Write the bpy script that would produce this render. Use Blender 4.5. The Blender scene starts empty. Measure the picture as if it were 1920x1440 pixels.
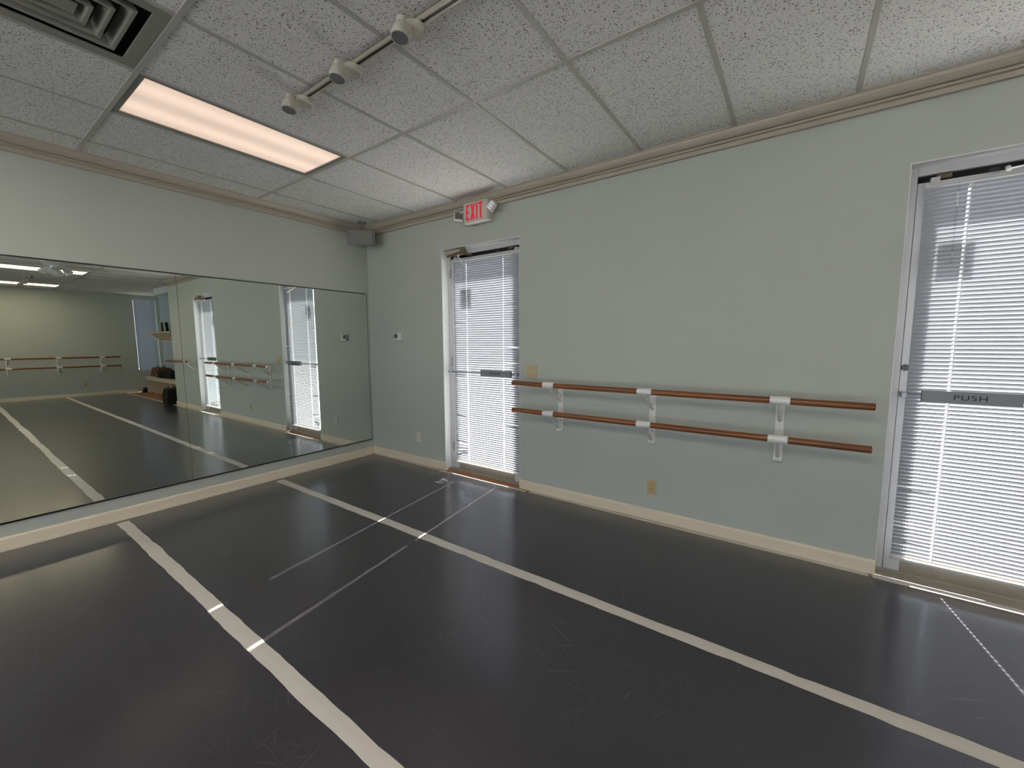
import bpy, bmesh, math, random
from mathutils import Vector, Matrix
random.seed(7)
S = bpy.context.scene
COL = S.collection
R = math.radians

# ------------------------------------------------------------------ camera
H = 2.803                       # ceiling height
cam_data = bpy.data.cameras.new('camera')
cam = bpy.data.objects.new('camera', cam_data); COL.objects.link(cam)
cam_data.sensor_width = 36; cam_data.sensor_fit = 'HORIZONTAL'
cam_data.lens = 763.88 / 1920 * 36
cam_data.clip_start = 0.05; cam_data.clip_end = 200
yaw, pit, rol = R(35.1495), R(-5.871), R(-.2265)
fwd = Vector((-math.sin(yaw)*math.cos(pit), math.cos(yaw)*math.cos(pit), math.sin(pit)))
rt = Vector((math.cos(yaw), math.sin(yaw), 0)); up = rt.cross(fwd)
r2 = rt*math.cos(rol) + up*math.sin(rol); u2 = up*math.cos(rol) - rt*math.sin(rol)
m = Matrix((r2, u2, -fwd)).transposed().to_4x4(); m.translation = Vector((4.4159, -3.1862, 1.411))
cam.matrix_world = m
S.camera = cam

# ------------------------------------------------------------------ world, sun, exposure
SUN = 50.0; SKY = 2.3
LAMP_NEAR = 0.98; LAMP_FAR = 5.5; LAMP_FILL = 17.5  # last value drives the unseen lights added behind the camera
S.view_settings.view_transform = 'Standard'; S.view_settings.look = 'None'
S.view_settings.gamma = 1; S.view_settings.use_curve_mapping = False
S.view_settings.exposure = 0.17
w = bpy.data.worlds.new('world'); S.world = w; w.use_nodes = True
wb = w.node_tree.nodes['Background']
wb.inputs[0].default_value = (.62, .76, 1, 1); wb.inputs[1].default_value = SKY
sd = bpy.data.lights.new('sun', 'SUN'); sd.energy = SUN; sd.angle = R(.53); sd.color = (1, .96, .9)
so = bpy.data.objects.new('sun', sd); COL.objects.link(so)
so.rotation_euler = Vector((.150, -1, -.80)).to_track_quat('-Z', 'Y').to_euler()
so.location = (0, 20, 16)
S.cycles.use_denoising = True
S.cycles.max_bounces = 12; S.cycles.diffuse_bounces = 6; S.cycles.glossy_bounces = 5
S.cycles.transparent_max_bounces = 12; S.cycles.transmission_bounces = 6
S.cycles.sample_clamp_indirect = 6; S.cycles.caustics_reflective = False

# ------------------------------------------------------------------ materials
def srgb(c):
    return tuple((v/255/12.92 if v/255 <= .04045 else ((v/255+.055)/1.055)**2.4) for v in c) + (1,)
MATS = {}
def N(t, typ, **kw):
    n = t.nodes.new(typ)
    for k, v in kw.items():
        if k in n.inputs: n.inputs[k].default_value = v
        else: setattr(n, k, v)
    return n
def mat(name, col, rough=.5, metal=0, var=.04, vscale=6, bump=0, bscale=80, spec=.5, emit=None, estr=0):
    if name in MATS: return MATS[name]
    m = bpy.data.materials.new(name); m.use_nodes = True; t = m.node_tree
    b = t.nodes['Principled BSDF']; MATS[name] = m
    c = srgb(col) if max(col) > 1 else tuple(col)+(1,)
    tc = N(t, 'ShaderNodeTexCoord')
    nz = N(t, 'ShaderNodeTexNoise'); nz.inputs['Scale'].default_value = vscale; nz.inputs['Detail'].default_value = 5
    t.links.new(tc.outputs['Object'], nz.inputs['Vector'])
    mx = N(t, 'ShaderNodeMix', data_type='RGBA')
    mx.inputs[6].default_value = tuple(v*(1-var) for v in c[:3])+(1,)
    mx.inputs[7].default_value = tuple(min(1, v*(1+var)) for v in c[:3])+(1,)
    t.links.new(nz.outputs[0], mx.inputs[0]); t.links.new(mx.outputs[2], b.inputs['Base Color'])
    b.inputs['Roughness'].default_value = rough; b.inputs['Metallic'].default_value = metal
    b.inputs['Specular IOR Level'].default_value = spec
    if bump:
        n2 = N(t, 'ShaderNodeTexNoise'); n2.inputs['Scale'].default_value = bscale; n2.inputs['Detail'].default_value = 3
        t.links.new(tc.outputs['Object'], n2.inputs['Vector'])
        bp = N(t, 'ShaderNodeBump'); bp.inputs['Strength'].default_value = bump; bp.inputs['Distance'].default_value = .002
        t.links.new(n2.outputs[0], bp.inputs['Height']); t.links.new(bp.outputs[0], b.inputs['Normal'])
    if emit:
        b.inputs['Emission Color'].default_value = tuple(emit)+(1,); b.inputs['Emission Strength'].default_value = estr
    return m
def ramp(t, p0, c0, p1, c1):
    r = N(t, 'ShaderNodeValToRGB'); e = r.color_ramp.elements
    e[0].position = p0; e[0].color = (c0,)*3+(1,) if not isinstance(c0, tuple) else c0
    e[1].position = p1; e[1].color = (c1,)*3+(1,) if not isinstance(c1, tuple) else c1
    return r

M_wall = mat('wall_paint', (190, 195, 185), .62, var=.025, vscale=2, bump=.35, bscale=140, spec=.3)
M_wall2 = mat('alcove_paint', (178, 196, 202), .62, var=.02, vscale=2, bump=.3, bscale=140, spec=.3)
M_trim = mat('cream_trim_paint', (226, 214, 190), .38, var=.03, vscale=5, bump=.1, bscale=30)
M_crown = mat('crown_paint', (186, 177, 160), .4, var=.03, vscale=4)
M_white = mat('white_paint', (226, 228, 226), .45, var=.03)
M_alu = mat('white_aluminium', (196, 196, 196), .42, var=.06, vscale=9, bump=.1, bscale=60)
M_rail = mat('weathered_aluminium', (150, 142, 128), .5, metal=.25, var=.2, vscale=14, bump=.2, bscale=90)
M_steel = mat('brushed_steel', (150, 152, 154), .35, metal=.8, var=.05)
M_darksteel = mat('dark_steel', (88, 90, 92), .4, metal=.4, var=.05)
M_paddle = mat('grey_paddle', (128, 130, 132), .42, metal=.3, var=.05)
M_letter = mat('letter_black', (14, 14, 16), .5)
M_bracket = mat('bracket_white', (232, 230, 226), .32, var=.03)
M_black = mat('black_fabric', (10, 10, 12), .85, bump=.5, bscale=60)
M_blackp = mat('black_plastic', (14, 14, 15), .35)
M_beige = mat('beige_plate', (196, 178, 132), .4, var=.03)
M_ivory = mat('ivory_plate', (214, 214, 200), .4, var=.03)
M_slot = mat('slot_brown', (54, 44, 32), .6)
M_plastic = mat('warm_white_plastic', (214, 210, 200), .42, var=.03)
M_speaker = mat('grey_speaker_plastic', (134, 133, 128), .6, var=.05, bump=.3, bscale=400)
M_wood = mat('honey_wood', (168, 104, 62), .45, var=.25, vscale=8)
M_bench = mat('bench_paint', (214, 200, 172), .5, var=.04)
M_conc = mat('sunlit_concrete', (178, 178, 178), .9, var=.1, vscale=3)
M_brown = mat('brown_canvas', (96, 68, 44), .8, bump=.5, bscale=50)
M_red = mat('exit_red', (226, 22, 44), .4, emit=(.9, .02, .06), estr=.3)
M_dark = mat('recess_dark', (26, 22, 20), .9)
M_track = mat('track_bronze_white', (186, 178, 162), .35, metal=.2, var=.04)
M_lamp = mat('lamp_head_cream', (206, 200, 186), .4, var=.03)
M_brass = mat('worn_brass', (112, 96, 72), .45, metal=.5, var=.4, vscale=40)
M_tape = None

# barre wood with long grain
def wood_grain(name, c0, c1, axis=0, rough=.28):
    m = bpy.data.materials.new(name); m.use_nodes = True; t = m.node_tree; b = t.nodes['Principled BSDF']
    tc = N(t, 'ShaderNodeTexCoord'); mp = N(t, 'ShaderNodeMapping')
    s = [90, 90, 90]; s[axis] = 2.2; mp.inputs['Scale'].default_value = s
    nz = N(t, 'ShaderNodeTexNoise'); nz.inputs['Scale'].default_value = 1; nz.inputs['Detail'].default_value = 6
    rp = ramp(t, .3, srgb(c0), .7, srgb(c1))
    t.links.new(tc.outputs['Object'], mp.inputs[0]); t.links.new(mp.outputs[0], nz.inputs['Vector'])
    t.links.new(nz.outputs[0], rp.inputs[0]); t.links.new(rp.outputs[0], b.inputs['Base Color'])
    b.inputs['Roughness'].default_value = rough
    return m
M_barre = wood_grain('varnished_oak', (86, 44, 18), (160, 98, 50), 0)
M_plank = wood_grain('plank_floor', (120, 72, 40), (190, 128, 80), 0, .4)

def m_slat():
    m = bpy.data.materials.new('vinyl_slat'); m.use_nodes = True; t = m.node_tree
    out = t.nodes['Material Output']; t.nodes.remove(t.nodes['Principled BSDF'])
    d = N(t, 'ShaderNodeBsdfDiffuse'); d.inputs[0].default_value = (.36, .37, .395, 1)
    tr = N(t, 'ShaderNodeBsdfTranslucent'); tr.inputs[0].default_value = (.80, .84, .92, 1)
    g = N(t, 'ShaderNodeBsdfGlossy'); g.inputs['Roughness'].default_value = .35
    mx = N(t, 'ShaderNodeMixShader'); mx.inputs[0].default_value = .022
    m2 = N(t, 'ShaderNodeMixShader'); m2.inputs[0].default_value = .04
    t.links.new(d.outputs[0], mx.inputs[1]); t.links.new(tr.outputs[0], mx.inputs[2])
    t.links.new(mx.outputs[0], m2.inputs[1]); t.links.new(g.outputs[0], m2.inputs[2])
    t.links.new(m2.outputs[0], out.inputs[0]); return m
M_slat = m_slat()
def m_glass(name='pane_glass', tint=(1, 1, 1)):
    m = bpy.data.materials.new(name); m.use_nodes = True; t = m.node_tree
    out = t.nodes['Material Output']; t.nodes.remove(t.nodes['Principled BSDF'])
    tr = N(t, 'ShaderNodeBsdfTransparent'); tr.inputs[0].default_value = tuple(tint)+(1,)
    g = N(t, 'ShaderNodeBsdfGlossy'); g.inputs['Roughness'].default_value = .02
    mx = N(t, 'ShaderNodeMixShader'); mx.inputs[0].default_value = .07
    t.links.new(tr.outputs[0], mx.inputs[1]); t.links.new(g.outputs[0], mx.inputs[2]); t.links.new(mx.outputs[0], out.inputs[0]); return m
M_glass = m_glass(); M_clear = m_glass('clear_acrylic', (.9, .92, .95))
def m_mirror():
    m = bpy.data.materials.new('mirror_silver'); m.use_nodes = True; b = m.node_tree.nodes['Principled BSDF']
    b.inputs['Base Color'].default_value = (.74, .77, .725, 1); b.inputs['Metallic'].default_value = 1; b.inputs['Roughness'].default_value = .0
    return m
M_mirror = m_mirror()

def m_ceiling():
    m = bpy.data.materials.new('fissured_ceiling_tile'); m.use_nodes = True; t = m.node_tree; b = t.nodes['Principled BSDF']
    tc = N(t, 'ShaderNodeTexCoord')
    wn = N(t, 'ShaderNodeTexNoise'); wn.inputs['Scale'].default_value = 70; wn.inputs['Detail'].default_value = 2
    t.links.new(tc.outputs['Object'], wn.inputs['Vector'])
    ad = N(t, 'ShaderNodeMixRGB', blend_type='LINEAR_LIGHT'); ad.inputs[0].default_value = .012
    t.links.new(tc.outputs['Object'], ad.inputs[1]); t.links.new(wn.outputs[1], ad.inputs[2])
    vo = N(t, 'ShaderNodeTexVoronoi'); vo.inputs['Scale'].default_value = 105
    t.links.new(ad.outputs[0], vo.inputs['Vector'])
    r1 = ramp(t, .24, 1, .36, 0)
    t.links.new(vo.outputs['Distance'], r1.inputs[0])
    n2 = N(t, 'ShaderNodeTexNoise'); n2.inputs['Scale'].default_value = 150; n2.inputs['Detail'].default_value = 4; n2.inputs['Roughness'].default_value = .7
    t.links.new(tc.outputs['Object'], n2.inputs['Vector'])
    r2_ = ramp(t, .57, 0, .64, 1); t.links.new(n2.outputs[0], r2_.inputs[0])
    sep = N(t, 'ShaderNodeSeparateColor'); t.links.new(vo.outputs['Color'], sep.inputs[0])
    r3 = ramp(t, .38, 0, .50, 1); t.links.new(sep.outputs[0], r3.inputs[0])
    mul = N(t, 'ShaderNodeMath', operation='MULTIPLY'); t.links.new(r1.outputs[0], mul.inputs[0]); t.links.new(r3.outputs[0], mul.inputs[1])
    mxx = N(t, 'ShaderNodeMath', operation='MAXIMUM'); t.links.new(mul.outputs[0], mxx.inputs[0])
    m3 = N(t, 'ShaderNodeMath', operation='MULTIPLY'); t.links.new(r2_.outputs[0], m3.inputs[0]); m3.inputs[1].default_value = .35
    t.links.new(m3.outputs[0], mxx.inputs[1])
    mx = N(t, 'ShaderNodeMix', data_type='RGBA'); mx.inputs[6].default_value = (.90, .88, .85, 1); mx.inputs[7].default_value = (.10, .09, .085, 1)
    t.links.new(mxx.outputs[0], mx.inputs[0]); t.links.new(mx.outputs[2], b.inputs['Base Color'])
    b.inputs['Roughness'].default_value = .9; b.inputs['Specular IOR Level'].default_value = .15
    bp = N(t, 'ShaderNodeBump'); bp.inputs['Strength'].default_value = .5; bp.inputs['Distance'].default_value = .002; bp.invert = True
    t.links.new(mxx.outputs[0], bp.inputs['Height']); t.links.new(bp.outputs[0], b.inputs['Normal'])
    return m
M_ceil = m_ceiling()
M_tee = mat('ceiling_tee', (190, 188, 180), .45, var=.03)

def m_floor():
    m = bpy.data.materials.new('charcoal_vinyl'); m.use_nodes = True; t = m.node_tree; b = t.nodes['Principled BSDF']
    tc = N(t, 'ShaderNodeTexCoord')
    big = N(t, 'ShaderNodeTexNoise'); big.inputs['Scale'].default_value = 1.6; big.inputs['Detail'].default_value = 6
    t.links.new(tc.outputs['Object'], big.inputs['Vector'])
    mx = N(t, 'ShaderNodeMix', data_type='RGBA'); mx.inputs[6].default_value = (.026, .0235, .031, 1); mx.inputs[7].default_value = (.041, .0375, .048, 1)
    t.links.new(big.outputs[0], mx.inputs[0])
    acc = None; hs = None
    for k, (ang, sx, sy, lo) in enumerate([(25, 9, 260, .64), (70, 7, 300, .66), (-35, 11, 240, .66), (110, 14, 330, .66), (-8, 6, 380, .67)]):
        # curve the scuff direction a little so that they read as arcs
        mp0 = N(t, 'ShaderNodeMapping'); mp0.inputs['Rotation'].default_value = (0, 0, R(ang))
        mp = N(t, 'ShaderNodeMapping'); mp.inputs['Scale'].default_value = (sx/3, sy/3, 1); mp.inputs['Location'].default_value = (k*13.1, k*7.7, 0)
        dn = N(t, 'ShaderNodeTexNoise'); dn.inputs['Scale'].default_value = 2.2
        ll = N(t, 'ShaderNodeMixRGB', blend_type='LINEAR_LIGHT'); ll.inputs[0].default_value = .10
        t.links.new(tc.outputs['Object'], dn.inputs['Vector']); t.links.new(tc.outputs['Object'], ll.inputs[1]); t.links.new(dn.outputs[1], ll.inputs[2])
        t.links.new(ll.outputs[0], mp0.inputs[0]); t.links.new(mp0.outputs[0], mp.inputs[0])
        nz = N(t, 'ShaderNodeTexNoise'); nz.inputs['Scale'].default_value = 1; nz.inputs['Detail'].default_value = 2
        t.links.new(mp.outputs[0], nz.inputs['Vector'])
        rp = ramp(t, lo, 0, lo+.08, 1); t.links.new(nz.outputs[0], rp.inputs[0])
        if acc is None: acc = rp.outputs[0]
        else:
            mm = N(t, 'ShaderNodeMath', operation='MAXIMUM'); t.links.new(acc, mm.inputs[0]); t.links.new(rp.outputs[0], mm.inputs[1]); acc = mm.outputs[0]
    pat = N(t, 'ShaderNodeTexNoise'); pat.inputs['Scale'].default_value = 1.1; pat.inputs['Detail'].default_value = 3
    t.links.new(tc.outputs['Object'], pat.inputs['Vector'])
    rpp = ramp(t, .42, .15, .62, 1); t.links.new(pat.outputs[0], rpp.inputs[0])
    ml = N(t, 'ShaderNodeMath', operation='MULTIPLY'); t.links.new(acc, ml.inputs[0]); t.links.new(rpp.outputs[0], ml.inputs[1])
    m2 = N(t, 'ShaderNodeMath', operation='MULTIPLY'); t.links.new(ml.outputs[0], m2.inputs[0]); m2.inputs[1].default_value = .27
    mc = N(t, 'ShaderNodeMix', data_type='RGBA'); t.links.new(m2.outputs[0], mc.inputs[0]); t.links.new(mx.outputs[2], mc.inputs[6]); mc.inputs[7].default_value = (.16, .155, .15, 1)
    t.links.new(mc.outputs[2], b.inputs['Base Color'])
    rr = N(t, 'ShaderNodeMapRange'); rr.inputs[3].default_value = .285; rr.inputs[4].default_value = .33
    t.links.new(big.outputs[0], rr.inputs[0]); t.links.new(rr.outputs[0], b.inputs['Roughness'])
    fine = N(t, 'ShaderNodeTexNoise'); fine.inputs['Scale'].default_value = 22; fine.inputs['Detail'].default_value = 4
    t.links.new(tc.outputs['Object'], fine.inputs['Vector'])
    bp = N(t, 'ShaderNodeBump'); bp.inputs['Strength'].default_value = .035; bp.inputs['Distance'].default_value = .002
    t.links.new(fine.outputs[0], bp.inputs['Height']); t.links.new(bp.outputs[0], b.inputs['Normal'])
    b.inputs['IOR'].default_value = 1.36; b.inputs['Coat Weight'].default_value = .85; b.inputs['Coat Roughness'].default_value = .17; b.inputs['Coat IOR'].default_value = 1.6
    return m
M_floor = m_floor()
M_tape = mat('grey_floor_tape', (204, 198, 189), .55, var=.07, vscale=7, bump=.2, bscale=40, spec=.3)
M_lens = bpy.data.materials.new('troffer_lens')

def m_lens(name, col, strength, stripes=True):
    m = bpy.data.materials.new(name); m.use_nodes = True; t = m.node_tree; b = t.nodes['Principled BSDF']
    b.inputs['Base Color'].default_value = (.5, .5, .48, 1); b.inputs['Roughness'].default_value = .35
    tc = N(t, 'ShaderNodeTexCoord'); sp = N(t, 'ShaderNodeSeparateXYZ'); t.links.new(tc.outputs['Generated'], sp.inputs[0])
    # two tubes behind a prismatic lens: brighter over each tube
    mm = N(t, 'ShaderNodeMath', operation='MULTIPLY'); mm.inputs[1].default_value = 2*math.pi*2; t.links.new(sp.outputs[0], mm.inputs[0])
    cs = N(t, 'ShaderNodeMath', operation='COSINE'); t.links.new(mm.outputs[0], cs.inputs[0])
    mr = N(t, 'ShaderNodeMapRange'); mr.inputs[1].default_value = -1; mr.inputs[2].default_value = 1; mr.inputs[3].default_value = 1.1; mr.inputs[4].default_value = .80
    t.links.new(cs.outputs[0], mr.inputs[0])
    ms = N(t, 'ShaderNodeMath', operation='MULTIPLY'); ms.inputs[1].default_value = strength; t.links.new(mr.outputs[0], ms.inputs[0])
    t.links.new(ms.outputs[0], b.inputs['Emission Strength']); b.inputs['Emission Color'].default_value = tuple(col)+(1,)
    return m
bpy.data.materials.remove(M_lens)
M_lens_near = m_lens('troffer_lens_dim', (1, .74, .58), LAMP_NEAR*.72)
M_lens_far = m_lens('troffer_lens_bright', (1, .86, .60), LAMP_FAR)
M_lens_fill = m_lens('troffer_lens_fill', (1, .93, .82), LAMP_FILL)  # glow of the ceiling lights added as fill

# ------------------------------------------------------------------ geometry helpers
def BM(): return bmesh.new()
def box(bm, x0, x1, y0, y1, z0, z1, M=None):
    vs = [bm.verts.new(Vector(p) if M is None else M @ Vector(p)) for p in
          ((x0,y0,z0),(x1,y0,z0),(x1,y1,z0),(x0,y1,z0),(x0,y0,z1),(x1,y0,z1),(x1,y1,z1),(x0,y1,z1))]
    for f in ((0,3,2,1),(4,5,6,7),(0,1,5,4),(1,2,6,5),(2,3,7,6),(3,0,4,7)): bm.faces.new([vs[i] for i in f])
def tube(bm, pts, radii, n=16, caps=True):
    """lathe-like tube along a polyline"""
    pts = [Vector(p) for p in pts]
    if not hasattr(radii, '__len__'): radii = [radii]*len(pts)
    rings = []
    d0 = (pts[1]-pts[0]).normalized()
    a = d0.orthogonal().normalized()
    for i, p in enumerate(pts):
        if i == 0: d = (pts[1]-pts[0])
        elif i == len(pts)-1: d = pts[-1]-pts[-2]
        else: d = pts[i+1]-pts[i-1]
        if d.length < 1e-9: d = d0
        d.normalize(); a = (a - d*a.dot(d)).normalized(); b = d.cross(a)
        rings.append([bm.verts.new(p + (a*math.cos(2*math.pi*k/n) + b*math.sin(2*math.pi*k/n))*radii[i]) for k in range(n)])
    for r0, r1 in zip(rings, rings[1:]):
        for k in range(n): bm.faces.new((r0[k], r0[(k+1)%n], r1[(k+1)%n], r1[k]))
    if caps:
        bm.faces.new(list(reversed(rings[0]))); bm.faces.new(rings[-1])
def prism(bm, prof, p0, p1, U, V, m0=0, m1=0):
    """extrude profile (u,v) from p0 to p1; m0/m1: mitre shift along the path per unit of u"""
    p0, p1, U, V = Vector(p0), Vector(p1), Vector(U), Vector(V); d = (p1-p0).normalized()
    A = [bm.verts.new(p0+U*u+V*v+d*u*m0) for u, v in prof]; B = [bm.verts.new(p1+U*u+V*v+d*u*m1) for u, v in prof]
    n = len(prof)
    for i in range(n): bm.faces.new((A[i], A[(i+1)%n], B[(i+1)%n], B[i]))
    bm.faces.new(list(reversed(A))); bm.faces.new(B)
def sphere(bm, c, r, sx=1, sy=1, sz=1, u=20, v=12):
    res = bmesh.ops.create_uvsphere(bm, u_segments=u, v_segments=v, radius=r)
    for q in res['verts']: q.co = Vector((q.co.x*sx, q.co.y*sy, q.co.z*sz)) + Vector(c)
def obj(name, bm, mt, parent=None, bevel=0, smooth=False, local=False, recenter=True, seg=2):
    bmesh.ops.recalc_face_normals(bm, faces=bm.faces)
    me = bpy.data.meshes.new(name); o = bpy.data.objects.new(name, me)
    off = Vector((0, 0, 0))
    if parent is not None:
        if not local:
            p = parent
            while p is not None: off += Vector(p.location); p = p.parent
            for v in bm.verts: v.co -= off
        o.parent = parent
    elif recenter and len(bm.verts):
        xs = [v.co for v in bm.verts]
        off = Vector(((min(v.x for v in xs)+max(v.x for v in xs))/2, (min(v.y for v in xs)+max(v.y for v in xs))/2, min(v.z for v in xs)))
        for v in bm.verts: v.co -= off
        o.location = off
    bm.to_mesh(me); bm.free()
    if smooth:
        for p in me.polygons: p.use_smooth = True
    me.materials.append(mt); COL.objects.link(o)
    if bevel:
        b = o.modifiers.new('bevel', 'BEVEL'); b.width = bevel; b.segments = seg; b.limit_method = 'ANGLE'; b.angle_limit = R(35)
    if smooth:
        try:
            me.set_sharp_from_angle(angle=R(38))
        except Exception: pass
    return o
def struct(name, bm, mt, parent=None, **kw):
    o = obj(name, bm, mt, parent, **kw)
    if parent is None: o['kind'] = 'structure'
    return o
def root(name, loc=(0,0,0), rz=0, kind=None):
    o = bpy.data.objects.new(name, None); COL.objects.link(o); o.location = loc; o.rotation_euler = (0, 0, rz)
    o.empty_display_size = .1
    if kind: o['kind'] = kind
    return o
def tag(o, label, cat, group=None):
    o['label'] = label; o['category'] = cat
    if group: o['group'] = group
    return o
def copy_tree(o, parent=None, loc=None, rz=None):
    c = o.copy(); COL.objects.link(c); c.parent = parent
    if loc is not None: c.location = loc
    if rz is not None: c.rotation_euler = (0, 0, rz)
    for ch in list(o.children): copy_tree(ch, c)
    return c
def text_obj(name, txt, size, mt, parent, loc, rot, extrude=.001, sx=1, spacing=1.0):
    cu = bpy.data.curves.new(name, 'FONT'); cu.body = txt; cu.size = size; cu.extrude = extrude
    cu.align_x = 'CENTER'; cu.align_y = 'CENTER'; cu.space_character = spacing
    tmp = bpy.data.objects.new('tmp', cu); COL.objects.link(tmp)
    bpy.context.view_layer.update()
    me = bpy.data.meshes.new_from_object(tmp.evaluated_get(bpy.context.evaluated_depsgraph_get()))
    bpy.data.objects.remove(tmp)
    Mx = Matrix.Rotation(rot[2], 4, 'Z') @ Matrix.Rotation(rot[1], 4, 'Y') @ Matrix.Rotation(rot[0], 4, 'X') @ Matrix.Diagonal((sx, 1, 1, 1))
    me.transform(Mx)
    o = bpy.data.objects.new(name, me); COL.objects.link(o); o.parent = parent; o.location = loc
    me.materials.clear(); me.materials.append(mt); return o

# ------------------------------------------------------------------ room shell
XW = 11.35          # far (opposite) wall
YB = -6.3           # wall behind the camera
XC = 7.34           # outside corner where the coat alcove opens
YA = .85            # back of the alcove
D1L, D1R, DT = 1.264, 2.263, 2.376
D2L, D2R = 4.861, 5.861
WT = .16            # door wall thickness
b = BM()
box(b, 0, D1L, 0, WT, 0, H+.1); box(b, D1L, D1R, 0, WT, DT, H+.1); box(b, D1R, D2L, 0, WT, 0, H+.1)
box(b, D2L, D2R, 0, WT, DT, H+.1); box(b, D2R, XC, 0, WT, 0, H+.1)
struct('wall_back', b, M_wall, recenter=False)
b = BM(); box(b, -WT, 0, YB-WT, WT, 0, H+.1); struct('wall_left', b, M_wall, recenter=False)
FILL_WINDOWS = ((.8, 4.0), (5.0, 8.2)); FZ0, FZ1 = .35, 2.45       # big unseen windows added behind the camera for fill light
b = BM(); box(b, 0, XW+WT, YB-WT, YB, 0, FZ0); box(b, 0, XW+WT, YB-WT, YB, FZ1, H+.1)
for xa, xb in ((0, .8), (4.0, 5.0), (8.2, XW+WT)): box(b, xa, xb, YB-WT, YB, FZ0, FZ1)
struct('wall_front', b, M_wall, recenter=False)
for n, (xa, xb) in enumerate(FILL_WINDOWS):
    fill_win = root('window_%d' % (n+2), ((xa+xb)/2, YB-.08, FZ0), kind='structure')  # added opening, lets in daylight to lift the room
    b = BM(); t = .05
    for q in ((xa, xa+t, FZ0, FZ1), (xb-t, xb, FZ0, FZ1), ((xa+xb)/2-t/2, (xa+xb)/2+t/2, FZ0, FZ1), (xa, xb, FZ0, FZ0+t), (xa, xb, FZ1-t, FZ1)): box(b, q[0], q[1], YB-.11, YB-.05, q[2], q[3])
    obj('window_frame', b, M_alu, fill_win)
    b = BM(); box(b, xa+t, xb-t, YB-.083, YB-.077, FZ0+t, FZ1-t); obj('window_pane', b, M_glass, fill_win)
WY0, WY1, WZ0, WZ1 = .25, .77, .62, 2.68
b = BM(); box(b, XW, XW+WT, YB, WY0, 0, H+.1); box(b, XW, XW+WT, WY1, YA+WT, 0, H+.1)
box(b, XW, XW+WT, WY0, WY1, 0, WZ0); box(b, XW, XW+WT, WY0, WY1, WZ1, H+.1)
struct('wall_right', b, M_wall, recenter=False)
b = BM(); box(b, XC-WT, XC, WT, YA+WT, 0, H+.1); struct('wall_alcove_side', b, M_wall2, recenter=False)
b = BM(); box(b, XC, XW, YA, YA+WT, 0, H+.1); struct('wall_alcove_back', b, M_wall2, recenter=False)

# floor: vinyl dance floor over the room, planks in the alcove and under the doorways
b = BM(); box(b, 0.0, XW, YB, -.045, -.06, 0); struct('floor', b, M_floor, recenter=False)
b = BM(); box(b, 0.0, XW, -.045, 0, -.06, -.002); box(b, XC, XW, 0, YA, -.06, -.002)
box(b, D1L, D1R, 0, .06, -.06, -.002)
struct('floor_planks', b, M_plank, recenter=False)

# ceiling tiles + tee grid + recess of troffers
T = .6096; X0 = .3388; L1 = -1.2448; DL = 1.2114
mains = [L1 - DL*k for k in range(0, 5)]
xs = [X0 + T*k for k in range(-1, 19)]
troffers = [(1, 0, 'near'), (11, 0, 'far'), (16, 0, 'far'), (11, 1, 'far'), (16, 1, 'far'), (6, 2, 'back'), (1, 2, 'back'), (6, 3, 'back')]  # rear ones are unseen lights added to brighten the room
vents = [(2, 1)]
def cell(kx, ky):
    return (X0+T*kx, X0+T*(kx+1), mains[ky]-DL, mains[ky])
b = BM()
ys = [YA if False else 0.0, *mains, YB]
holes = {(k, j) for k, j, _ in troffers}
for k in range(-1, 19):
    xa, xb = max(0, X0+T*k), min(XW, X0+T*(k+1))
    if xb <= xa: continue
    rows = [(-1, L1, 0.0)] + [(j, mains[j]-DL, mains[j]) for j in range(4)] + [(9, YB, mains[4])]
    for j, ya, yb in rows:
        if (k, j) in holes: continue
        if (k, j) in vents:
            box(b, xa, xb, ya, yb-T, H, H+.018); continue
        box(b, xa, xb, ya, yb, H, H+.018)
box(b, XC, XW, 0, YA, H, H+.018)
ceil = struct('ceiling', b, M_ceil, recenter=False)
b = BM()
tw = .012
for y in mains: box(b, 0, XW, y-tw, y+tw, H-.006, H+.012)
for k in range(0, 18):
    x = X0+T*k
    if x < XW: box(b, x-tw, x+tw, YB, 0, H-.0055, H+.012)
box(b, X0+T*2, X0+T*3, mains[1]-T-tw, mains[1]-T+tw, H-.006, H+.012)
obj('grid_tee', b, M_tee, ceil, bevel=.001, seg=1)
b = BM(); box(b, -WT, XW+WT, YB-WT, YA+WT, H+.2, H+.3); struct('ceiling_deck', b, M_dark, recenter=False)

# crown moulding (door wall and mirror wall)
crown = [(0,0),(.070,0),(.070,-.008),(.062,-.010),(.057,-.026),(.047,-.042),(.034,-.054),(.016,-.057),(.014,-.064),(.028,-.066),(.030,-.070),(.028,-.074),(.012,-.077),(.012,-.097),(.022,-.099),(.022,-.108),(0,-.110)]
b = BM(); prism(b, crown, (0,0,H), (XC,0,H), (0,-1,0), (0,0,1), m0=1, m1=0)
struct('trim_1', b, M_crown, recenter=False)
b = BM(); prism(b, crown, (0,0,H), (0,YB,H), (1,0,0), (0,0,1), m0=1, m1=0)
struct('trim_2', b, M_crown, recenter=False)
base = [(0,0),(.014,0),(.014,.070),(.012,.078),(.007,.084),(0,.086)]
b = BM(); prism(b, base, (0,0,0), (D1L,0,0), (0,-1,0), (0,0,1), m0=1)
prism(b, base, (D1R,0,0), (D2L,0,0), (0,-1,0), (0,0,1)); prism(b, base, (D2R,0,0), (XC,0,0), (0,-1,0), (0,0,1), m1=1)
struct('baseboard_back', b, M_trim, recenter=False, smooth=True)
b = BM(); prism(b, base, (0,0,0), (0,YB,0), (1,0,0), (0,0,1), m0=1); struct('baseboard_left', b, M_trim, recenter=False, smooth=True)
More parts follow.
